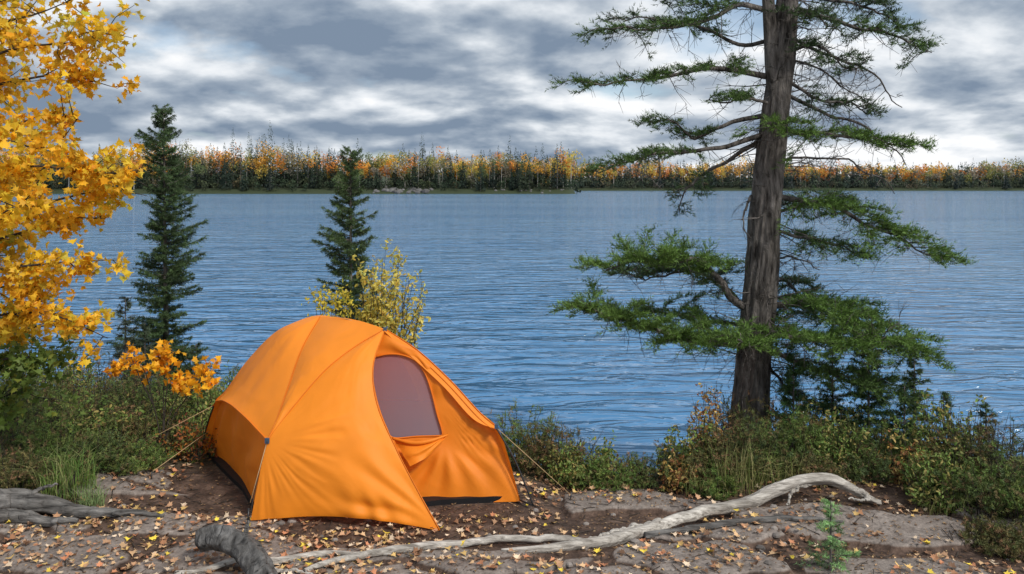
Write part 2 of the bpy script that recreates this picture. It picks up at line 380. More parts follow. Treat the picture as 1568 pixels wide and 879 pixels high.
# ---------------------------------------------------------------- conifers
def polyinterp(P,t):
    P=np.asarray(P); n=len(P)-1; s=np.clip(t*n,0,n-1e-6); k=s.astype(int); f=(s-k)[:,None]
    return P[k]*(1-f)+P[k+1]*f
def spruce(name,base,h,w,seed,dens=1.,col=(.045,.085,.035),bare=.0,gap=0.,nl=.026,top=.04,lean=0.,nwid=.0024,pw=.9,nb=None):
    base=np.asarray(base,float); par=empty(name); mw=MB(); mn=MB()
    tp=catmull([base-[0,0,.1],base+[lean*.3,0,h*.4],base+[lean,0,h]],14)
    tube(mw,tp,np.linspace(h*.011+.005,.003,14),8)
    nb=nb or int(190*dens*h/2.6); TP=[];TD=[];TL=[];TC=[]
    for k in range(nb):
        t=(k+R())/nb; t=bare+(1-bare)*t
        az=R()*6.283; bl=w*(top+(1-top)*(1-t)**pw)*rng.uniform(.5,1.12)
        if gap>0: bl*= (1-gap)+2*gap*float(vn(t*9+seed,az*.8,seed))
        b0=polyinterp(tp,np.array([t]))[0]
        hd=np.array([math.cos(az),math.sin(az),0]); sl=.6*t-.15
        P=[b0,b0+hd*bl*.5+[0,0,bl*.5*sl-.03*bl],b0+hd*bl+[0,0,bl*(sl)+.08*bl]]
        P=catmull(P,6); tube(mw,P,np.linspace(.004+.006*bl,.0015,6),4)
        nt_=max(5,int(46*bl/.4*dens**.3))
        tt=.05+.95*R(nt_); q=polyinterp(P,tt)
        side=np.array([-hd[1],hd[0],0]); sg=np.where(R(nt_)<.5,-1,1)[:,None]
        d=nrm(hd*(.55+.4*R((nt_,1)))+side*sg*(.2+.8*R((nt_,1)))+np.array([0,0,1.])*(R((nt_,1))*.9-.40))
        TP.append(q);TD.append(d);TL.append((.035+.2*bl*(1.1-tt))*(.6+.8*R(nt_)))
        TP.append(P[2:3]);TD.append(hd[None]);TL.append(np.array([bl*.55]))
        c=np.array(col)*(.55+.9*R()); TC.append(np.tile(c,(nt_+1,1)))
    TP.append(tp[-3:-2]);TD.append(np.array([[0,0,1.]]));TL.append(np.array([h*.12]));TC.append(np.array([col]))
    P=np.vstack(TP);D=np.vstack(TD);Ln=np.concatenate(TL);C=np.vstack(TC)
    needles(mn,P,D,Ln,20,nl,nwid,C)
    mw.build('trunk_and_branches',M_bark,True,par); mn.build('needles',M_needle,False,par)
def gp(px,Y,dz=0.):
    x=(px-784)/F*Y; return np.array([x,Y,float(gz(x,Y))+dz])

spruce('spruce_tree',gp(258,7.8)+[-.02,0,-.0],2.86,.42,1,1.5,gap=.65,bare=.02,top=.30,lean=-.03,pw=1.0,col=(.07,.115,.045))
g_=gp(537,7.6); spruce('spruce_tree',g_,2.36-float(g_[2]),.40,2,1.4,gap=.65,top=.20,pw=.75,col=(.075,.12,.045))
spruce('spruce_sapling',gp(192,7.2),1.05,.24,3,.8,gap=.4,col=(.06,.08,.055),bare=.1)
spruce('spruce_sapling',gp(222,7.3),.8,.24,13,.9,gap=.4,col=(.06,.085,.05),bare=.05)
spruce('spruce_sapling',gp(300,7.4),.6,.28,14,1.,gap=.4,col=(.065,.10,.045))
spruce('spruce_sapling',gp(1215,6.2),.75,.28,4,1.2,gap=.3,col=(.065,.13,.04))
spruce('spruce_sapling',gp(1330,6.3),.95,.34,5,1.3,gap=.4,col=(.07,.13,.04))
spruce('spruce_sapling',gp(1275,6.6),.9,.26,6,1.1,gap=.4,col=(.065,.12,.04))
spruce('spruce_sapling',gp(1385,6.0),.6,.24,7,1.2,gap=.3,col=(.07,.12,.04))
spruce('spruce_sapling',gp(1445,5.7),.6,.18,17,.9,gap=.3,col=(.07,.12,.04))
spruce('spruce_sapling',gp(1400,6.2),.85,.24,18,1.,gap=.5,col=(.065,.105,.04))
spruce('spruce_sapling',gp(1510,5.5),.6,.18,19,.8,gap=.5,col=(.07,.11,.045))
spruce('fir_seedling',gp(1272,4.1),.36,.17,8,.9,gap=.3,col=(.22,.38,.15),nl=.02,nwid=.0016,nb=34)

# big old pine
par=empty('pine_tree'); mw=MB(); mn=MB()
YP=6.5
trk=[W(1147,700,YP),W(1148,640,YP),W(1154,540,YP),W(1164,430,YP),W(1174,300,YP),W(1188,170,YP),W(1200,60,YP),W(1208,-60,YP),W(1215,-300,YP)]
trk=catmull(trk,260); rad=np.interp(np.linspace(0,1,260),[0,.07,.14,.3,.5,.7,.8,.9,1],[.18,.150,.138,.128,.108,.088,.066,.05,.02])
tube(mw,trk,rad,110,(1,1,1),.18,3,.12,7.,2.2)
t2=catmull([W(1188,170,YP-.04),W(1180,60,YP-.03),W(1175,-20,YP-.05),W(1165,-200,YP)],60)
tube(mw,t2,np.linspace(.062,.035,60),40,(1,1,1),.14,5,.1,5.,1.5)
def pbranch(pts,r0,fol=None,sub=.28,ns=16,seed=0,col=(.05,.10,.028),droop=0.,twn=15,dn=1.):
    P=catmull([W(a,b_,YP+c) for a,b_,c in pts],24)
    P=P+np.stack([fbm(np.arange(24)*.35,np.full(24,seed*3.1+k),2,seed) for k in range(3)],1)*.12*np.linspace(0,1,24)[:,None]
    tube(mw,P,np.linspace(r0,.004,24),7,(1,1,1),.1,seed)
    for k in range(int(ns*.8)):
        t=R()*.9; q=polyinterp(P,np.array([t]))[0]; d=nrm(rng.normal(size=3)*[1,.8,.7]+[0,0,-.35]); l=rng.uniform(.08,.34)
        e=q+d*l; tube(mw,[q,q+d*l*.5+rng.normal(size=3)*.02,e],[.004,.0012],3)
        for kk in range(4):
            s=q+d*l*rng.uniform(.3,.95); tube(mw,[s,s+nrm(d+rng.normal(size=3)*.8)*l*.45],[.002,.001],3)
    if fol is None: return
    ns=int(ns*1.15)
    TP=[];TD=[];TL=[]
    bd=nrm(P[-1]-P[0])
    for k in range(ns):
        t=fol+(1-fol)*(k+R())/ns; q=polyinterp(P,np.array([t]))[0]
        az=R()*6.283; sl=sub*rng.uniform(.35,1.5)*(1.15-.5*t)
        d=nrm(np.array([math.cos(az),math.sin(az),rng.uniform(-.28,.30)-droop])+bd*.7)
        S=catmull([q,q+d*sl*.5+[0,0,.025],q+d*sl+[0,0,-.02-.12*droop]],6); tube(mw,S,[.005,.0015],4)
        m_=int(26*dn*sl/.28)+3; tt=.05+.95*R(m_)
        qq=polyinterp(S,tt)
        sd=nrm(np.cross(d,[0,0,1.])); sg=np.where(R(m_)<.5,-1,1)[:,None]
        dd=nrm(d*(.5+.4*R((m_,1)))+sd*sg*(.2+.9*R((m_,1)))+np.array([0,0,1.])*(R((m_,1))*.8-.25))
        TP.append(qq);TD.append(dd);TL.append(rng.uniform(.05,.13,m_))
    TP=np.vstack(TP);TD=np.vstack(TD);TL=np.concatenate(TL)
    C=np.array(col)*(.5+.95*R((len(TP),1)))
    needles(mn,TP,TD,TL,twn,.034,.0028,C,.75,.75,.2,up=.35)
G=(.09,.155,.042); G2=(.065,.11,.04); G3=(.115,.20,.042)
B=pbranch
B([(1192,20,0),(1130,8,-.1),(1075,35,-.2),(1000,50,-.3),(925,42,-.3)],.026,.2,.28,22,1,G,dn=.8)
B([(1185,60,0),(1130,70,.1),(1080,45,.2),(1010,30,.3),(950,35,.3)],.02,.35,.24,14,2,G2,dn=.8)
B([(1180,-30,0),(1130,-20,-.1),(1060,-10,-.1),(1010,0,-.1)],.02,.25,.26,14,31,G2,dn=.8)
B([(1180,118,0),(1080,104,-.2),(980,125,-.3),(890,128,-.35)],.028,.1,.24,26,3,G,dn=.9)
B([(1186,160,0),(1140,150,-.2),(1085,160,-.35)],.016,.25,.18,10,4,G)
B([(1180,175,0),(1120,188,.1),(1062,213,.15),(1030,190,.2),(1002,190,.2)],.024,.45,.2,12,5,G)
B([(1172,205,0),(1090,228,-.2),(990,238,-.3),(912,268,-.4)],.024,.4,.25,18,6,G,dn=.9)
B([(1165,215,0),(1100,252,.15),(1050,290,.25),(1042,318,.3)],.022,.5,.13,9,7,G2,.1)
B([(1150,300,0),(1140,330,-.15),(1150,360,-.2)],.012,None,0,6,8)
B([(1148,475,0),(1118,455,-.1),(1100,425,-.15),(1060,400,-.25),(925,408,-.35)],.034,.32,.32,34,9,G3,dn=1.2)
B([(1150,485,0),(1110,440,.1),(1050,415,.3),(960,430,.35)],.02,.2,.30,24,10,G2,dn=1.2)
B([(1155,530,0),(1090,525,-.2),(1000,508,-.35),(890,470,-.45)],.03,.12,.34,44,11,G3,dn=1.2)
B([(1150,500,0),(1080,490,.2),(1000,480,.3),(930,475,.3)],.02,.25,.28,26,12,G)
B([(1208,10,0),(1290,35,-.1),(1360,55,-.2),(1428,75,-.25)],.024,.35,.23,16,13,G,dn=.8)
B([(1205,-20,0),(1270,0,.1),(1340,15,.1),(1390,40,.1)],.02,.3,.24,16,14,G2,dn=.8)
B([(1205,55,0),(1270,85,.1),(1330,110,.15),(1380,168,.2)],.017,None,0,50,15)
B([(1203,80,0),(1255,70,-.2),(1300,105,-.3),(1330,95,-.35)],.015,.2,.22,12,16,G2,dn=.7)
B([(1200,120,0),(1250,150,-.2),(1300,160,-.3),(1340,175,-.3)],.017,.2,.2,12,17,G2,dn=.7)
B([(1205,30,0),(1235,20,-.2),(1270,40,-.3)],.015,.15,.22,12,32,G2,dn=.7)
B([(1205,90,0),(1240,100,.2),(1290,130,.3),(1330,160,.3)],.012,None,0,34,35)
B([(1195,140,0),(1270,175,.1),(1330,200,.2),(1390,255,.3)],.018,None,0,54,18)
B([(1190,180,0),(1200,200,-.3),(1290,210,-.45),(1392,228,-.5)],.024,.12,.25,28,19,G3,dn=.9)
B([(1190,250,0),(1230,240,.2),(1310,250,.3),(1370,300,.3)],.013,None,0,40,20)
B([(1182,300,0),(1270,315,-.2),(1340,350,-.3),(1435,395,-.4)],.026,.12,.29,36,21,G3)
B([(1180,350,0),(1230,365,-.1),(1290,375,-.1),(1320,400,-.1)],.016,.2,.24,16,22,G)
B([(1175,330,0),(1240,310,.2),(1300,318,.3)],.016,.25,.24,14,23,G2)
B([(1175,400,0),(1210,395,.2),(1250,410,.3)],.012,None,0,26,36)
B([(1172,470,0),(1250,462,-.1),(1330,500,-.3),(1400,540,-.4)],.030,.1,.34,40,24,G3,dn=1.1)
B([(1165,500,0),(1200,515,-.4),(1290,525,-.6),(1390,520,-.6)],.026,.05,.34,40,25,G3,dn=1.1)
B([(1168,530,0),(1230,560,-.2),(1300,580,-.3),(1380,590,-.3)],.022,.15,.30,26,26,G)
B([(1170,440,0),(1200,430,.2),(1250,480,.4),(1300,500,.4)],.018,.15,.27,20,27,G2)
B([(1160,520,0),(1150,530,-.5),(1130,525,-.8)],.02,.2,.25,18,28,G3)
B([(1165,540,0),(1200,590,.2),(1260,620,.3)],.018,.2,.26,16,33,G2)
for k in range(100):
    t=rng.uniform(.12,.75); q=polyinterp(trk,np.array([t]))[0]; az=R()*6.283; l=rng.uniform(.15,.55)
    d=nrm(np.array([math.cos(az),math.sin(az)*.8,rng.uniform(-.5,.3)])); 
    c=catmull([q,q+d*l*.5+rng.normal(size=3)*.03,q+d*l+rng.normal(size=3)*.06],5); tube(mw,c,[.007,.0015],4)
    for kk in range(3):
        s=c[rng.integers(1,5)]; tube(mw,[s,s+nrm(d+rng.normal(size=3)*.8)*l*.4],[.002,.001],3)
mw.build('trunk_and_branches',M_bark,True,par); mn.build('needles',M_needle,False,par)

# ---------------------------------------------------------------- yellow maple
par=empty('maple_tree'); mw=MB(); ml=MB()
tube(mw,catmull([[-3.75,4.7,-.1],[-3.7,4.7,1.2],[-3.6,4.75,2.5],[-3.5,4.8,4.2]],20),np.linspace(.09,.04,20),12,(1,1,1),.1)
YC=[[.90,.60,.035],[.92,.50,.03],[.86,.38,.02],[.80,.62,.07],[.45,.48,.06],[.6,.28,.02]]
def mbranch(pts,Y0,n,sp,cols=YC,w=(6,5,2,4,1.5,.6),sz=.05,r=.012,grow=.2):
    P=catmull([W(a,b_,Y0+c) for a,b_,c in pts],20)
    tube(mw,P,np.linspace(r,.002,20),5,(1,1,1),.1)
    k=max(3,n//22)
    for j in range(k):
        t=grow+(1-grow)*R(); q=polyinterp(P,np.array([t]))[0]; d=nrm(rng.normal(size=3)*[1,1,.8]+nrm(P[-1]-P[0])*.6); l=sp*rng.uniform(.5,1.9)
        e=q+d*l; tube(mw,[q,(q+e)/2+rng.normal(size=3)*.01,e],[.004,.0015],3); 
        cc=pick(cols,w,1)[0]
        m_=max(4,int(n/k)); s=R((m_,1))**.6
        pos=q+(e-q)*s+rng.normal(size=(m_,3))*sp*.28
        c=pick(cols,w,m_)*.5+cc*.5
        leaves(ml,pos,sz,c,MAPLE)
mbr=[([(-90,90,0),(-10,40,0),(60,20,0),(120,-5,.1)],4.7,420,.17),
([(-90,60,0),(0,0,.2),(80,-40,.2),(170,-60,.2)],4.9,420,.17),
([(-90,120,0),(20,75,0),(110,65,0),(170,45,.1)],4.6,400,.13),
([(-90,150,0),(20,125,.1),(100,115,.2),(180,135,.2)],4.7,340,.12),
([(-90,210,0),(20,192,0),(75,172,0),(125,185,0)],4.6,300,.12),
([(-90,240,0),(0,215,-.2),(60,230,-.2)],4.5,300,.14),
([(-90,280,0),(40,255,0),(120,262,0),(190,268,0),(225,285,.1)],4.6,540,.11),
([(-90,330,0),(30,320,.1),(100,303,.1),(170,290,.1),(225,300,.1)],4.7,480,.11),
([(-90,380,0),(20,360,.2),(90,335,.2),(160,335,.2)],4.8,360,.12),
([(-90,400,0),(0,330,-.3),(50,300,-.3)],4.4,300,.13),
([(-90,430,0),(20,410,0),(100,402,0),(180,398,0)],4.7,330,.10),
([(-90,470,0),(0,440,.1),(70,440,.1)],4.7,360,.14),
([(-90,500,0),(20,480,0),(90,485,0),(165,518,0)],4.7,460,.11),
([(-90,540,0),(0,515,.2),(60,500,.2),(120,500,.2)],4.9,340,.12),
([(-90,180,0),(-40,150,0),(10,120,.1)],5.0,400,.2),
([(-90,320,0),(-40,300,0),(10,280,.1)],5.0,440,.2),
([(-90,420,0),(-40,400,0),(10,380,.1)],5.0,300,.2)]
for b_ in mbr: mbranch(*b_)
GR=[[.10,.16,.03],[.16,.23,.05],[.32,.32,.05]]
mbranch([(-90,600,0),(-20,560,0),(40,545,0),(90,560,0)],4.9,420,.15,GR,(4,3,1))
mbranch([(-90,540,0),(-30,530,.3),(30,520,.3)],5.1,320,.16,GR,(4,3,1))
mbranch([(-90,660,0),(-20,620,0),(30,600,0),(60,610,0)],5.1,300,.15,GR,(4,3,1))
mw.build('trunk_and_branches',M_twig,True,par); ml.build('leaves',M_leaf,False,par)

par=empty('maple_sapling'); mw=MB(); ml=MB()
OC=[[.92,.45,.02],[.92,.54,.03],[.85,.32,.02],[.5,.16,.02]]
for pts,n in [([(250,690,0),(235,620,0),(215,560,0),(170,575,0)],90),([(250,690,0),(250,620,0),(250,560,0),(225,525,0)],95),
              ([(250,690,0),(262,630,0),(290,580,0),(325,590,-.1)],110),([(250,690,0),(255,600,0),(270,545,0),(285,530,0)],70),([(235,620,0),(215,580,0),(190,520,0)],40),([(250,690,0),(265,640,0),(300,590,0),(318,565,-.1)],60)]:
    mbranch(pts,5.9,n,.085,OC,(4,3,2,1),.050,.006,.55)
mw.build('stems',M_twig,True,par); ml.build('leaves',M_leaf,False,par)

par=empty('birch_shrub'); mw=MB(); ml=MB()
YB=[[.78,.66,.16],[.73,.60,.12],[.55,.56,.16],[.72,.50,.12]]
for k in range(34):
    bx=gp(rng.uniform(560,610),7.1); tx=rng.uniform(548,655); ty=rng.uniform(382,470)+abs(tx-590)*.4
    e=W(tx,ty,7.1+rng.uniform(-.2,.2)); P=catmull([bx,(bx+e)/2+[rng.normal()*.04,0,.05],e],10); tube(mw,P,[.007,.0015],4)
    for j in range(7):
        t=rng.uniform(.5,1); q=polyinterp(P,np.array([t]))[0]; d=nrm(rng.normal(size=3)*[.8,.8,.4]+[0,0,.9]); l=rng.uniform(.06,.18)
        tube(mw,[q,q+d*l],[.002,.001],3); m_=14 if tx<615 else 7
        leaves(ml,q+d*l*R((m_,1))+rng.normal(size=(m_,3))*.018,.042,pick(YB,[4,3,2,1],m_),OVAL)
for k in range(16):
    bx=gp(rng.uniform(490,520),7.0); e=W(rng.uniform(475,535),rng.uniform(445,480),7.0); tube(mw,[bx,e],[.005,.0015],4)
    leaves(ml,e+rng.normal(size=(22,3))*[.05,.05,.04],.036,pick([[.75,.62,.08],[.70,.56,.08],[.40,.42,.07]],[4,3,2],22),OVAL)
mw.build('stems',M_twig,True,par); ml.build('leaves',M_leaf,False,par)

# ---------------------------------------------------------------- shrubs & grass
HE=[[.11,.155,.045],[.165,.195,.06],[.20,.14,.07],[.09,.13,.05]]
HE2=[[.14,.22,.05],[.21,.255,.07],[.19,.145,.065],[.12,.19,.05]]
HE3=[[.135,.13,.05],[.21,.175,.07],[.28,.165,.09],[.11,.13,.045]]
def shrub(name,px,Y,rx,h,ns=70,cols=HE,w=(4,3,2,3),sz=.02,leaf=None,nn=26,nw=.0024):
    c=gp(px,Y); par=empty(name); mw=MB(); mn=MB(); TP=[];TD=[];TL=[]
    for k in range(ns):
        a=R()*6.283; rr=math.sqrt(R()); ox,oy=rr*math.cos(a),rr*math.sin(a)
        x0,y0=c[0]+ox*rx*.75,c[1]+oy*rx*.6; b0=np.array([x0,y0,float(gz(x0,y0))-.02])
        hh=h*(1-.45*rr*rr)*rng.uniform(.4,1.25); e=b0+[ox*rx*.4+rng.normal()*.04,oy*rx*.4+rng.normal()*.03,hh]
        P=catmull([b0,(b0+e)/2+rng.normal(size=3)*.02,e],6); tube(mw,P,[.004,.0012],3)
        m_=8; tt=.2+.8*R(m_); q=polyinterp(P,tt); TP.append(q); TD.append(nrm(rng.normal(size=(m_,3))*[.8,.8,.4]+[0,0,.6])); TL.append(rng.uniform(.03,.10,m_)*(h/.4)**.5)
    TP=np.vstack(TP);TD=np.vstack(TD);TL=np.concatenate(TL); C=pick(cols,w,len(TP))
    if leaf is None or nn<15: needles(mn,TP,TD,TL,nn,sz,nw,C,.9,.6,.3)
    if leaf is not None:
        k=4; idx=np.repeat(np.arange(len(TP)),k)
        leaves(mn,TP[idx]+TD[idx]*(TL[idx]*R(len(idx)))[:,None]+rng.normal(size=(len(idx),3))*.012,.03,pick(leaf,np.ones(len(leaf)),len(idx)),OVAL)
    mw.build('stems',M_twig,False,par); mn.build('leaves',M_needle,False,par)
LG=[[.13,.21,.05],[.19,.27,.06],[.16,.19,.06],[.30,.25,.08]]
for k,(px,Y,rx,h,ns) in enumerate([(0,6.4,.42,.62,80),(55,6.6,.4,.58,80),(120,6.9,.45,.6,80),(180,6.5,.4,.52,80),(240,6.7,.4,.52,80),(295,6.6,.3,.42,60),(20,5.8,.4,.50,90),(130,5.95,.4,.45,90),(215,6.0,.35,.42,80),(270,6.15,.25,.34,50),(60,5.5,.3,.42,80),(-20,5.2,.3,.4,60),(-60,7.2,.6,.7,70),(80,7.6,.6,.5,70),(160,7.7,.5,.45,70),(250,7.9,.45,.4,60),(330,7.6,.45,.45,60),(400,7.3,.4,.4,50),(150,5.5,.28,.32,70),(205,5.55,.2,.22,50),(25,5.15,.22,.28,60),(170,5.9,.3,.42,70)]):
    shrub('heath_shrub',px,Y,rx,h,ns,[HE,HE2,HE3][k%3],leaf=LG if k%4==1 else None)
for k,(px,Y,rx,h,ns) in enumerate([(800,6.2,.28,.45,80),(845,6.0,.28,.37,80),(895,5.75,.25,.29,80),(935,5.6,.2,.23,60),(965,5.75,.15,.22,30),
    (1020,5.7,.22,.30,60),(1065,5.75,.25,.38,70),(1110,5.6,.28,.40,80),(1165,5.6,.28,.42,80),(1215,5.7,.28,.42,80),(1265,5.7,.28,.38,80),(1310,5.8,.25,.38,65),(1345,5.9,.2,.3,45),(1150,6.3,.4,.5,70),(1250,6.3,.4,.45,70),(1090,5.35,.18,.18,45),(1240,5.4,.2,.2,50),(1330,5.45,.18,.2,40),
    (1440,5.5,.25,.58,90),(1490,5.3,.25,.50,90),(1550,5.2,.28,.48,90),(1430,5.15,.2,.28,60),(1460,5.0,.22,.34,80),(1520,4.8,.25,.32,80),(1580,4.7,.25,.38,80),(1540,4.45,.2,.16,60)]):
    shrub('heath_shrub',px,Y,rx,h,ns,[HE2,HE3,HE][k%3],leaf=LG if k%4==2 else None)
LB=[[.48,.30,.08],[.58,.44,.16],[.33,.14,.06]]
shrub('blueberry_shrub',1085,5.9,.16,.58,28,[[.12,.11,.04],[.2,.13,.04]],(1,1),leaf=LB,nn=6)
shrub('blueberry_shrub',1030,5.6,.15,.32,26,[[.12,.11,.04],[.12,.08,.04]],(1,1),leaf=LB,nn=6)
shrub('blueberry_shrub',1400,5.4,.15,.32,26,[[.12,.11,.04],[.12,.08,.04]],(1,1),leaf=LB,nn=6)
shrub('blueberry_shrub',300,5.9,.2,.32,22,[[.10,.09,.03],[.12,.08,.04]],(1,1),leaf=[[.4,.15,.03],[.3,.1,.04],[.12,.14,.03]],nn=6)
def grass(name,px,Y,rx,h,n,cols):
    c=gp(px,Y); mb=MB()
    a=R(n)*6.283; rr=np.sqrt(R(n))*rx; b0=np.stack([c[0]+rr*np.cos(a),c[1]+rr*np.sin(a),np.full(n,c[2]-.01)],1)
    az=R(n)*6.283; hd=np.stack([np.cos(az),np.sin(az),0*az],1); hh=h*rng.uniform(.3,1.15,n)[:,None]; bend=rng.uniform(.1,1.1,n)[:,None]
    sd=np.stack([-np.sin(az),np.cos(az),0*az],1)*.0018; up=np.array([0,0,1.])
    p1=b0+up*hh*.55+hd*hh*bend*.25; p2=b0+up*hh*(1-.35*bend)+hd*hh*bend*.85
    V=np.stack([b0-sd,b0+sd,p1+sd,p1-sd,p2],1).reshape(-1,3)
    f=np.array([[0,1,2],[0,2,3],[3,2,4]]); Fc=(np.arange(n)[:,None,None]*5+f[None]).reshape(-1,3)
    C=pick(cols,np.ones(len(cols)),n)*(.7+.6*R((n,1))); mb.add(V,Fc,np.repeat(C,5,0)); mb.build(name,M_needle)
GG=[[.10,.19,.04],[.15,.24,.05],[.25,.27,.10]]
grass('grass_clump',105,5.1,.16,.34,300,GG); grass('grass_clump',50,5.2,.14,.30,180,GG); grass('grass_clump',140,4.95,.08,.18,180,[[.17,.25,.10],[.26,.33,.14]])
GY=[[.18,.24,.06],[.30,.30,.11],[.42,.38,.17]]
grass('grass_clump',1130,5.4,.16,.38,220,GY); grass('grass_clump',1190,5.4,.16,.28,150,GY); grass('grass_clump',1070,5.45,.12,.24,100,GY); grass('grass_clump',1440,4.9,.14,.18,100,GY)
mb=MB()
for px,Y,h,n in [(1525,5.0,.75,4),(1555,4.9,.8,5),(1480,5.2,.5,3),(880,5.9,.5,3),(1410,5.5,.4,3),(0,5.2,.5,3)]:
    for k in range(n):
        b0=gp(px+rng.normal()*8,Y); e=b0+[rng.normal()*.1,rng.normal()*.05,h*rng.uniform(.5,1)]
        P=catmull([b0,(b0+e)/2+rng.normal(size=3)*.03,e],8); tube(mb,P,[.004,.001],4)
        for j in range(8):
            q=polyinterp(P,np.array([rng.uniform(.3,1)]))[0]; tube(mb,[q,q+nrm(rng.normal(size=3)+[0,0,.8])*rng.uniform(.04,.14)],[.0016,.0008],3)
mb.build('dry_twigs',M_twig)

# ---------------------------------------------------------------- tent
tent=empty('tent')
def loft(name,CL,CR,mat,nv=90,nu=60,disp=None):
    A=catmull(CL,nv);B_=catmull(CR,nv); u=np.linspace(0,1,nu); v=np.linspace(0,1,nv)
    P=A[:,None,:]*(1-u)[None,:,None]+B_[:,None,:]*u[None,:,None]
    U,Vv=np.meshgrid(u,v)
    if disp is not None:
        du=np.gradient(P,axis=1);dv=np.gradient(P,axis=0); nr=nrm(np.cross(du,dv)+1e-9)
        P=P+disp(U,Vv,P,nr)
    i=np.arange(nv-1)[:,None]*nu+np.arange(nu-1)[None,:]; q=np.stack([i,i+1,i+nu+1,i+nu],-1).reshape(-1,4)
    mb=MB(); mb.add(P.reshape(-1,3),np.concatenate([q[:,[0,1,2]],q[:,[0,2,3]]])); ob=mb.build(name,mat,True,tent); return P
T_=W(490,485,5.72); P_=W(590,504,5.35); Bk=W(410,674,4.86)
K1u=[P_,W(545,530,5.25),W(500,565,5.12),W(455,616,4.98),Bk]
K1=K1u+[W(396,735,4.80),W(384,797,4.77)]
S2=[T_,W(463,532,5.42),W(442,590,5.14),W(424,642,4.94),Bk]
K2u=[T_,W(430,503,5.76),W(382,548,5.82),W(346,597,5.85),W(326,622,5.86)]
K2=K2u+[W(308,695,5.98)]
DOOR=[P_,W(572,560,5.12),W(578,620,4.98),W(608,690,4.84),W(640,752,4.73),W(674,813,4.64)]
K1r=[P_,W(640,537,5.32),W(690,583,5.24),W(735,632,5.16),W(762,655,5.12)]
K1rf=K1r+[W(780,705,5.10),W(797,768,5.08)]
K2r=[T_,np.array([-1.1,5.95,.96]),np.array([-.88,6.13,.72]),np.array([-.74,6.24,.38]),np.array([-.68,6.29,.03])]
def d_front(U,V,P,n):
    n=-n if n[45,30,1]>0 else n
    dx=P[...,0]-Bk[0]; dz=P[...,2]-Bk[2]; ang=np.arctan2(-dz,dx+.02); rr=np.hypot(dx,dz)
    w=np.sin(ang*24+7*fbm(rr*2.0,ang*2,3,5))*.5+np.sin(ang*49+8*fbm(rr*2.5,ang*3,3,9)+1)*.3
    mask=sst(.35,.75,V)*np.sin(np.pi*np.clip(U,0,1))**.6*sst(.2,.6,vn(U*4+.3,V*4,3))
    a=.0135*w*mask*sst(.05,.3,rr)
    dx=P[...,0]-P[-1,-1,0]; dz=P[...,2]-P[-1,-1,2]; an2=np.arctan2(dz,-dx+.02); r2=np.hypot(dx,dz)
    a=a+.011*np.sin(an2*22+6*fbm(r2*2,an2*2,2,15))*sst(.05,.3,r2)*sst(1.0,.35,r2)*np.sin(np.pi*U)**.5*sst(.2,.7,vn(U*3,V*5,43))
    hem=.010*np.sin(U*30+3*np.sin(U*9))*sst(.8,1,V)*np.sin(np.pi*U)
    b=.05*np.sin(np.pi*U)*np.sin(np.pi*np.clip(V,0,1))**.7
    out=n*(a+b+hem+.012*fbm(U*4,V*5,3,4)*np.sin(np.pi*U))[...,None]
    out[...,2]+=.05*np.sin(np.pi*U)*sst(.75,1,V)
    return out
loft('front_fly_panel',K1,DOOR,M_fly,170,140,d_front)
def orient(n,d):
    return n if (n[45,30]*np.asarray(d)).sum()>0 else -n
def d_top(U,V,P,n):
    n=orient(n,(-.5,-.5,.7)); return n*(.035*np.sin(np.pi*U)*(1-V)**.5+.003*np.sin(V*30+U*4+5*fbm(U*2,V*3,2,8))*np.sin(np.pi*U)*V+.009*fbm(U*3,V*6,3,14)*np.sin(np.pi*U))[...,None]
loft('top_fly_panel',S2,K1u,M_fly,90,50,d_top)
def d_left(U,V,P,n):
    n=orient(n,(-.8,-.3,.5)); o_=n*(.05*np.sin(np.pi*U)*np.sin(np.pi*V*.9)+.014*fbm(U*5,V*5,3,3)*np.sin(np.pi*U)+.004*np.sin(U*26+3*V)*V*np.sin(np.pi*U))[...,None]
    o_[...,2]+=.12*np.sin(np.pi*U)*V**4; o_[...,0]-=.05*np.sin(np.pi*U)*V**4; return o_
PL=loft('side_fly_panel',K2u,S2,M_fly,90,60,d_left)
brow=PL[-1]; 
low=[W(309,694,5.97),W(322,702,5.86),W(341,715,5.66),W(366,748,5.27),W(384,795,4.79)]
def d_low(U,V,P,n):
    n=orient(n,(-.9,-.3,.2)); return n*(-.04+.018*np.sin(V*22+6*U+3*fbm(U*3,V*3,2,7))*np.sin(np.pi*U)*np.sin(np.pi*V)**.5)[...,None]
loft('side_vestibule_panel',list(brow[::6])+[brow[-1]],low,M_fly2,90,60,d_low)
def d_back(U,V,P,n):
    n=orient(n,(.8,.2,.4)); return n*(.03*np.sin(np.pi*U)*np.sin(np.pi*V)+.02*np.sin(np.pi*U)*(1-V))[...,None]
loft('far_side_panel',K1rf,K2r,M_fly,90,40,d_back)
def d_rear(U,V,P,n):
    n=orient(n,(0,1,.2)); return n*(.15*np.sin(np.pi*U)*np.sin(np.pi*np.clip(V,0,1)*.9))[...,None]
loft('rear_panel',K2,K2r,M_fly,90,40,d_rear)
def wallY(py): return 5.075+(770-py)/(770-505)*.265
cx,cy=625.,612.
def polar(pts,n=96):
    p=np.array(catmull([list(a)+[0] for a in pts+[pts[0]]],600))[:,:2] if len(pts)<40 else np.array(pts)
    a=np.arctan2(p[:,1]-cy,p[:,0]-cx); r=np.hypot(p[:,0]-cx,p[:,1]-cy); o_=np.argsort(a); a=a[o_];r=r[o_]
    th=np.linspace(-np.pi,np.pi,n,endpoint=False); return th,np.interp(th,np.concatenate([a-2*np.pi,a,a+2*np.pi]),np.concatenate([r,r,r]))
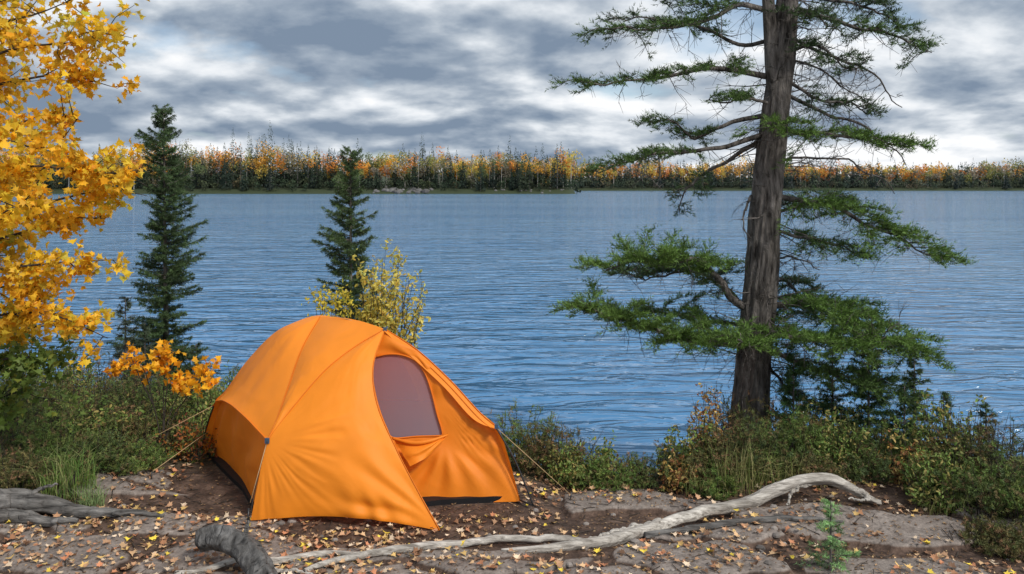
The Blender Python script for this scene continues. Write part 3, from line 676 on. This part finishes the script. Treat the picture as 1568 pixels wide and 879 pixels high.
win=[(574,546),(596,542),(618,544),(637,553),(651,572),(661,600),(669,632),(678,664),(672,667),(640,668),(602,670),(592,655),(582,630),(574,600),(570,570)]
th,ri=polar(win,144)
def lin(p,n=40):
    out=[]
    for a,b_ in zip(p,p[1:]+[p[0]]):
        for t in np.linspace(0,1,n,endpoint=False): out.append((a[0]*(1-t)+b_[0]*t,a[1]*(1-t)+b_[1]*t))
    return out
outer=[(590,506),(640,538),(690,584),(735,633),(761,656),(779,705),(796,768),(720,770),(655,773),(600,776),(570,740),(552,680),(545,620),(552,560),(570,520)]
_,ro=polar(lin(outer),144)
rings=30; mb=MB(); V=[]
for k in range(rings):
    t=k/(rings-1); r=ri*(1-t)+ro*t; px=cx+r*np.cos(th); py=cy+r*np.sin(th)
    a=np.arctan2(py-668,px-682); rr=np.hypot(py-668,px-682)/80
    dy=.013*np.sin(a*15+2*np.sin(rr*2)+4*fbm(rr,a,2,6))*np.sin(np.pi*np.clip(t,0,1))**.7*sst(.2,.7,rr)*(py>640)+.009*np.sin(th*9+2*np.sin(t*3))*np.sin(np.pi*t)
    V.append(np.stack([px,py,wallY(py)+dy-.015*np.sin(np.pi*t)],1))
V=np.vstack(V); V3=np.array([W(*a) for a in V])
i=np.arange(rings-1)[:,None]*144; j=np.arange(144)[None,:]; j2=(j+1)%144
q=np.stack([i+j,i+j2,i+144+j2,i+144+j],-1).reshape(-1,4); mb.add(V3,np.concatenate([q[:,[0,1,2]],q[:,[0,2,3]]])); mb.build('door_wall',M_fly2,True,tent)
wr=V3[:144]; mb=MB(); c3=wr.mean(0); mb.add(np.vstack([wr+[0,.012,0],c3+[0,.012,0]]),np.stack([np.arange(144),(np.arange(144)+1)%144,np.full(144,144)],1)); mb.build('mesh_window',M_mesh,True,tent)
mb=MB(); ring=np.vstack([wr,wr[:1]])+[0,-.004,0]; tube(mb,ring,.0055,6); 
for c in (K1u,S2,K1r,DOOR): tube(mb,catmull(c,60)+[0,-.003,.003],.0032,5)
tube(mb,catmull(K1r,60)+[-.02,-.018,-.015],.003,5)
tube(mb,brow+[-.003,-.002,0],.004,5)
mb.build('seams',M_seam,True,tent)
bi=[p_+np.array([-.045,-.03,-.03]) for p_ in K1r]; bi[0]=P_+[0,-.03,-.01]; bi[-1]=K1r[-1]+[-.01,-.015,-.005]
loft('door_brow',K1r,bi,M_fly,60,8,None)
fl1=[W(602,671,5.12),W(630,677,5.07),W(655,675,5.07),W(684,666,5.12)]; fl2=[W(628,714,4.98),W(640,708,4.98),W(656,698,5.02),W(684,669,5.10)]
loft('door_flap',fl1,fl2,M_fly,50,30,lambda U,V,P,n:np.stack([0*U,-.03*np.sin(np.pi*U)*np.sin(np.pi*V)-.008*np.sin(U*12+V*5)*np.sin(np.pi*U),0*U],-1))
mb=MB(); tube(mb,catmull([W(600,671,5.10),W(630,678,5.05),W(655,676,5.05),W(686,666,5.11)],20),[.008,.014,.013,.006],8,(1,1,1),.2); mb.build('rolled_flap',M_fly2,True,tent)
fp=np.array([[-1.55,4.84],[-.9,4.86],[-.45,5.03],[.05,5.10],[-.66,6.27],[-2.30,5.98],[-2.05,5.62],[-1.78,5.25]])
a=np.concatenate([np.c_[fp,np.full(8,-.03)],np.c_[fp*1.0,np.full(8,.032)],[[ -1.1,5.5,.032]]]); f=[]
for j in range(8):
    k=(j+1)%8; f+=[[j,k,8+k],[j,8+k,8+j],[8+j,8+k,16]]
mb=MB(); mb.add(a,f); mb.build('groundsheet',M_black,False,tent)
mb=MB()
tube(mb,catmull([W(758,652,5.09),W(786,700,5.05),W(804,742,5.02),W(817,775,5.0)],20),.0055,8)
tube(mb,catmull([W(327,622,5.84),W(316,655,5.9),W(309,690,5.93)],12),.0055,8)
tube(mb,catmull([W(409,676,4.84),W(393,738,4.77),W(381,800,4.70)],12),.003,8)
tube(mb,[W(381,778,4.72),W(379,806,4.70)],.006,8); tube(mb,[W(674,812,4.63),W(678,828,4.6)],.004,8); tube(mb,[W(640,828,4.6),W(678,826,4.6)],.003,6)
tube(mb,[W(797,766,5.07),W(816,774,5.0)],.006,6)
def stake(p):
    tube(mb,[p+[0,0,-.05],p+[.012,0,.05]],.0045,6); tube(mb,[p+[.012,0,.05],p+[.03,0,.045]],.004,6)
g1=gp(872,5.2); g2=gp(178,5.75); g3=gp(230,5.35)
for g_ in (g1,g2,g3): stake(g_)
mb.build('poles_and_stakes',M_pole,True,tent)
mb=MB()
for a,b_ in [(W(760,655,5.10),g1+[0,0,.04]),(W(325,622,5.84),g2+[0,0,.04]),(W(320,660,5.86),g3+[0,0,.04]),(W(409,676,4.84),W(383,770,4.72)),(P_,W(505,482,5.6))]:
    tube(mb,[a,b_],.0022,5)
mb.build('guy_lines',M_cord,True,tent)
mb=MB()
for p_,s in ((Bk,.8),(W(760,652,5.09),.7),(P_,.7)):
    w=.016*s; b0=np.array([[x,y,z] for x in(-w,w) for y in(-.006,.006) for z in(-.02*s,.02*s)])+p_+[0,-.012,0]
    mb.add(b0,[[0,1,3],[0,3,2],[4,6,7],[4,7,5],[0,4,5],[0,5,1],[2,3,7],[2,7,6],[0,2,6],[0,6,4],[1,5,7],[1,7,3]])
mb.build('buckles',M_buckle,False,tent)

# ---------------------------------------------------------------- driftwood & logs
def log(name,parts,mat,sides=28,rough=.12,wob=.04):
    mb=MB()
    for k,(pts,r) in enumerate(parts):
        P=catmull([W(*a) for a in pts],90); rr=np.interp(np.linspace(0,1,90),np.linspace(0,1,len(r)),r)
        P=P+np.stack([fbm(np.arange(90)*.13,np.full(90,k*7.3+c),4,k) for c in range(3)],1)*wob
        g=gz(P[:,0],P[:,1]); g=np.convolve(np.pad(g,8,'edge'),np.ones(17)/17,'valid')
        P[:,2]=np.maximum(P[:,2],g+rr*.75+.004)
        if rr[0]>.03: rr=rr*np.concatenate([[.6,.85,.96],np.ones(87)])
        tube(mb,P,rr,sides,(1,1,1),rough,k+3,.35,3.,3.)
    return mb.build(name,mat,True)
log('driftwood_branch',[([(1352,772,5.0),(1305,748,5.02),(1250,733,5.05),(1195,748,5.0),(1140,768,4.95),(1070,782,4.85),(990,812,4.62),(930,830,4.5),(850,842,4.4),(768,848,4.37)],[.016,.032,.040,.040,.034,.033,.036,.032,.024,.010]),
 ([(1300,745,5.02),(1330,762,4.98),(1300,765,4.96)],[.02,.01,.004]),
 ([(1240,738,5.04),(1215,752,4.98),(1205,775,4.93)],[.02,.012,.005]),
 ([(1010,800,4.66),(960,812,4.6),(900,828,4.5)],[.02,.018,.006])],M_drift,28,.16,.045)
log('driftwood_stick',[([(470,890,4.1),(520,868,4.22),(590,852,4.32),(660,840,4.40),(740,827,4.47),(830,823,4.5),(920,828,4.5)],[.014,.02,.022,.02,.018,.017,.012]),
 ([(270,882,4.08),(350,868,4.17),(430,859,4.24),(510,846,4.32),(560,850,4.30),(600,852,4.30)],[.010,.015,.018,.018,.014,.008]),
 ([(380,866,4.2),(430,873,4.14),(480,884,4.08)],[.008,.012,.008])],M_drift,12)
log('stick_on_rocks',[([(990,822,4.56),(1090,812,4.62),(1200,800,4.7),(1290,802,4.7)],[.022,.02,.018,.006])],M_oldlog,12)
log('fallen_log',[([(-60,775,4.75),(20,768,4.85),(80,775,4.85),(140,790,4.8),(200,800,4.76),(252,804,4.74)],[.075,.068,.055,.036,.022,.010]),
 ([(60,770,4.9),(110,780,4.85),(150,780,4.85),(180,792,4.8)],[.035,.024,.016,.008]),([(-40,800,4.65),(40,800,4.68),(120,808,4.66)],[.04,.034,.015]),
 ([(20,785,4.8),(50,755,4.85),(90,742,4.9)],[.022,.014,.006])],M_oldlog)
log('dark_log',[([(-60,745,5.1),(0,742,5.15),(45,748,5.15)],[.065,.06,.035]),([(90,765,5.0),(110,740,5.05),(118,722,5.1)],[.02,.016,.01])],M_dark)
log('log_stub',[([(303,828,4.14),(335,824,4.15),(368,836,4.10),(392,868,3.98),(412,915,3.85)],[.056,.064,.064,.062,.066]),
 ([(370,835,4.1),(377,812,4.1),(381,798,4.1)],[.02,.012,.006])],M_stub,40,.10,.02)

# ---------------------------------------------------------------- leaf litter, twigs, pebbles
mb=MB(); n=7000
Yl=4.0+1.9*R(n); Xl=(R(n)*2-1)*.72*Yl
dn=fbm(Xl*1.8,Yl*1.8,3,88); keep=(dn*2.0+.42)>R(n)*.95; Xl=Xl[keep];Yl=Yl[keep]
P=np.stack([Xl,Yl,gz(Xl,Yl)+.012],1)
inside=(np.abs((Xl+1.1)-(-.3)*(Yl-5.4))<1.05)&(Yl>4.85)
P=P[~inside]
C=pick([[.64,.43,.16],[.58,.38,.21],[.48,.28,.16],[.80,.60,.08],[.34,.17,.09],[.68,.53,.38],[.52,.23,.12],[.18,.10,.06]],[3,4,4,1.2,4,3,2,4],len(P))
leaves(mb,P,.039,C,MAPLE,.78)
n=7000; Y2=4+1.9*R(n); X2=(R(n)*2-1)*.72*Y2
leaves(mb,np.stack([X2,Y2,gz(X2,Y2)+.006],1),.018,pick([[.2,.12,.06],[.35,.22,.12],[.12,.07,.04],[.5,.36,.2]],[4,3,4,1],n),OVAL,.85)
mb.build('fallen_leaves',M_litter)
mb=MB()
for k in range(170):
    y=4+1.6*R(); x=rng.uniform(-.7,.7)*y; s=rng.uniform(.006,.028)
    if abs(x+1.1)<1.1 and y>4.8: continue
    a=np.linspace(0,6.283,8)[:-1]; z0=float(gz(x,y)); rings=[]
    for rr,hh in [(1.2,-.3),(1.1,.35),(.6,.7)]:
        rings.append(np.stack([x+s*rr*np.cos(a)*(.8+.4*R(7)),y+s*rr*np.sin(a)*(.7+.4*R(7)),z0+s*hh*(.7+.4*R(7))],1))
    v=np.vstack(rings+[[[x,y,z0+s*.75]]]); f=[]
    for l in range(2):
        for j in range(7):
            j2=(j+1)%7; f+= [[l*7+j,l*7+j2,l*7+7+j2],[l*7+j,l*7+7+j2,l*7+7+j]]
    for j in range(7): f.append([14+j,14+(j+1)%7,21])
    g=rng.uniform(.14,.32); mb.add(v,f,(g,g*.88,g*.8))
mb.build('pebbles',M_litter)
mb=MB()
for k in range(600):
    y=rng.uniform(4,5.7); x=rng.uniform(-.7,.7)*y; a=R()*6.283; l=rng.uniform(.03,.16)
    xs_=x+np.array([-.5,0,.5])*l*math.cos(a); ys_=y+np.array([-.5,0,.5])*l*math.sin(a)
    tube(mb,np.stack([xs_,ys_,gz(xs_,ys_)+.006],1)+rng.normal(size=(3,3))*.003,rng.uniform(.001,.003),4)
mb.build('ground_twigs',M_twig)

# ---------------------------------------------------------------- sky / lights
sc=bpy.context.scene
w=bpy.data.worlds.new('World'); sc.world=w; w.use_nodes=True; nt=w.node_tree; nt.nodes.clear(); L=nt.links.new
sdir=np.array([.58,-.60,.76]); sdir=sdir/np.linalg.norm(sdir); el=math.asin(sdir[2]); rot=math.atan2(sdir[0],sdir[1])
sky=N(nt,'ShaderNodeTexSky',sky_type='NISHITA'); sky.sun_disc=False; sky.sun_elevation=el; sky.sun_rotation=rot
tc=N(nt,'ShaderNodeTexCoord'); sx=N(nt,'ShaderNodeSeparateXYZ'); L(tc.outputs['Generated'],sx.inputs[0])
def M_(op,a,b=None,c=None):
    n=N(nt,'ShaderNodeMath',operation=op)
    for k,v in enumerate((a,b,c)):
        if v is None: continue
        if isinstance(v,(int,float)): n.inputs[k].default_value=v
        else: L(v,n.inputs[k])
    return n.outputs[0]
zp=M_('MAXIMUM',sx.outputs[2],0)
zz=M_('ADD',zp,.27)
cb=N(nt,'ShaderNodeCombineXYZ'); L(M_('DIVIDE',sx.outputs[0],zz),cb.inputs[0]); L(M_('DIVIDE',sx.outputs[1],zz),cb.inputs[1])
def cn(off,scale,det=7,rough=.5,dist=.1):
    mp=N(nt,'ShaderNodeMapping'); mp.inputs['Location'].default_value=off; L(cb.outputs[0],mp.inputs[0])
    n=N(nt,'ShaderNodeTexNoise',Scale=scale,Detail=det,Roughness=rough,Distortion=dist); L(mp.outputs[0],n.inputs['Vector']); return n.outputs[0]
A=cn((5.3,2.6,0),1.45,8,.5); A2=cn((5.3+.03,2.6-.10,0),1.45,8,.5); Bg=cn((7.6,4,2),.9,2,.5,0)
rel=M_('SUBTRACT',A,A2)
hz=M_('MULTIPLY',M_('MAXIMUM',M_('SUBTRACT',.08,zp),0),1.8)
v=M_('ADD',M_('ADD',M_('MULTIPLY_ADD',rel,4.4,.475),hz),M_('ADD',M_('MULTIPLY',M_('SUBTRACT',Bg,.5),1.6),M_('MULTIPLY',M_('SUBTRACT',A,.5),-1.3)))
cr=ramp(nt,[(.12,(.20,.265,.36)),(.34,(.34,.405,.49)),(.52,(.54,.595,.66)),(.68,(.76,.80,.845)),(.86,(.95,.96,.975))]); L(v,cr.inputs[0])
sm=N(nt,'ShaderNodeVectorMath',operation='SCALE'); L(sky.outputs[0],sm.inputs[0]); sm.inputs['Scale'].default_value=.14
cov=ramp(nt,[(.34,(.35,.35,.35)),(.42,(1,1,1))]); L(A,cov.inputs[0])
mx=N(nt,'ShaderNodeMix',data_type='RGBA'); L(cov.outputs[0],mx.inputs[0]); L(sm.outputs[0],mx.inputs[6]); L(cr.outputs[0],mx.inputs[7])
bg=N(nt,'ShaderNodeBackground',Strength=1.05); L(mx.outputs[2],bg.inputs[0]); wo=N(nt,'ShaderNodeOutputWorld'); L(bg.outputs[0],wo.inputs[0])
ld=bpy.data.lights.new('sun','SUN'); ld.energy=2.7; ld.angle=math.radians(9); ld.color=(1,.95,.87)
lo=bpy.data.objects.new('sun',ld); sc.collection.objects.link(lo); lo.rotation_euler=Vector(sdir).to_track_quat('Z','Y').to_euler()
sc.view_settings.view_transform='Standard'; sc.view_settings.look='None'; sc.view_settings.exposure=0
cd=bpy.data.cameras.new('camera'); co=bpy.data.objects.new('camera',cd); sc.collection.objects.link(co)
cd.sensor_width=36; cd.lens=28; cd.shift_y=-(439.5-288)/1568; cd.clip_end=6000; cd.clip_start=.05
co.location=(0,0,H); co.rotation_euler=(math.radians(90),0,0); sc.camera=co
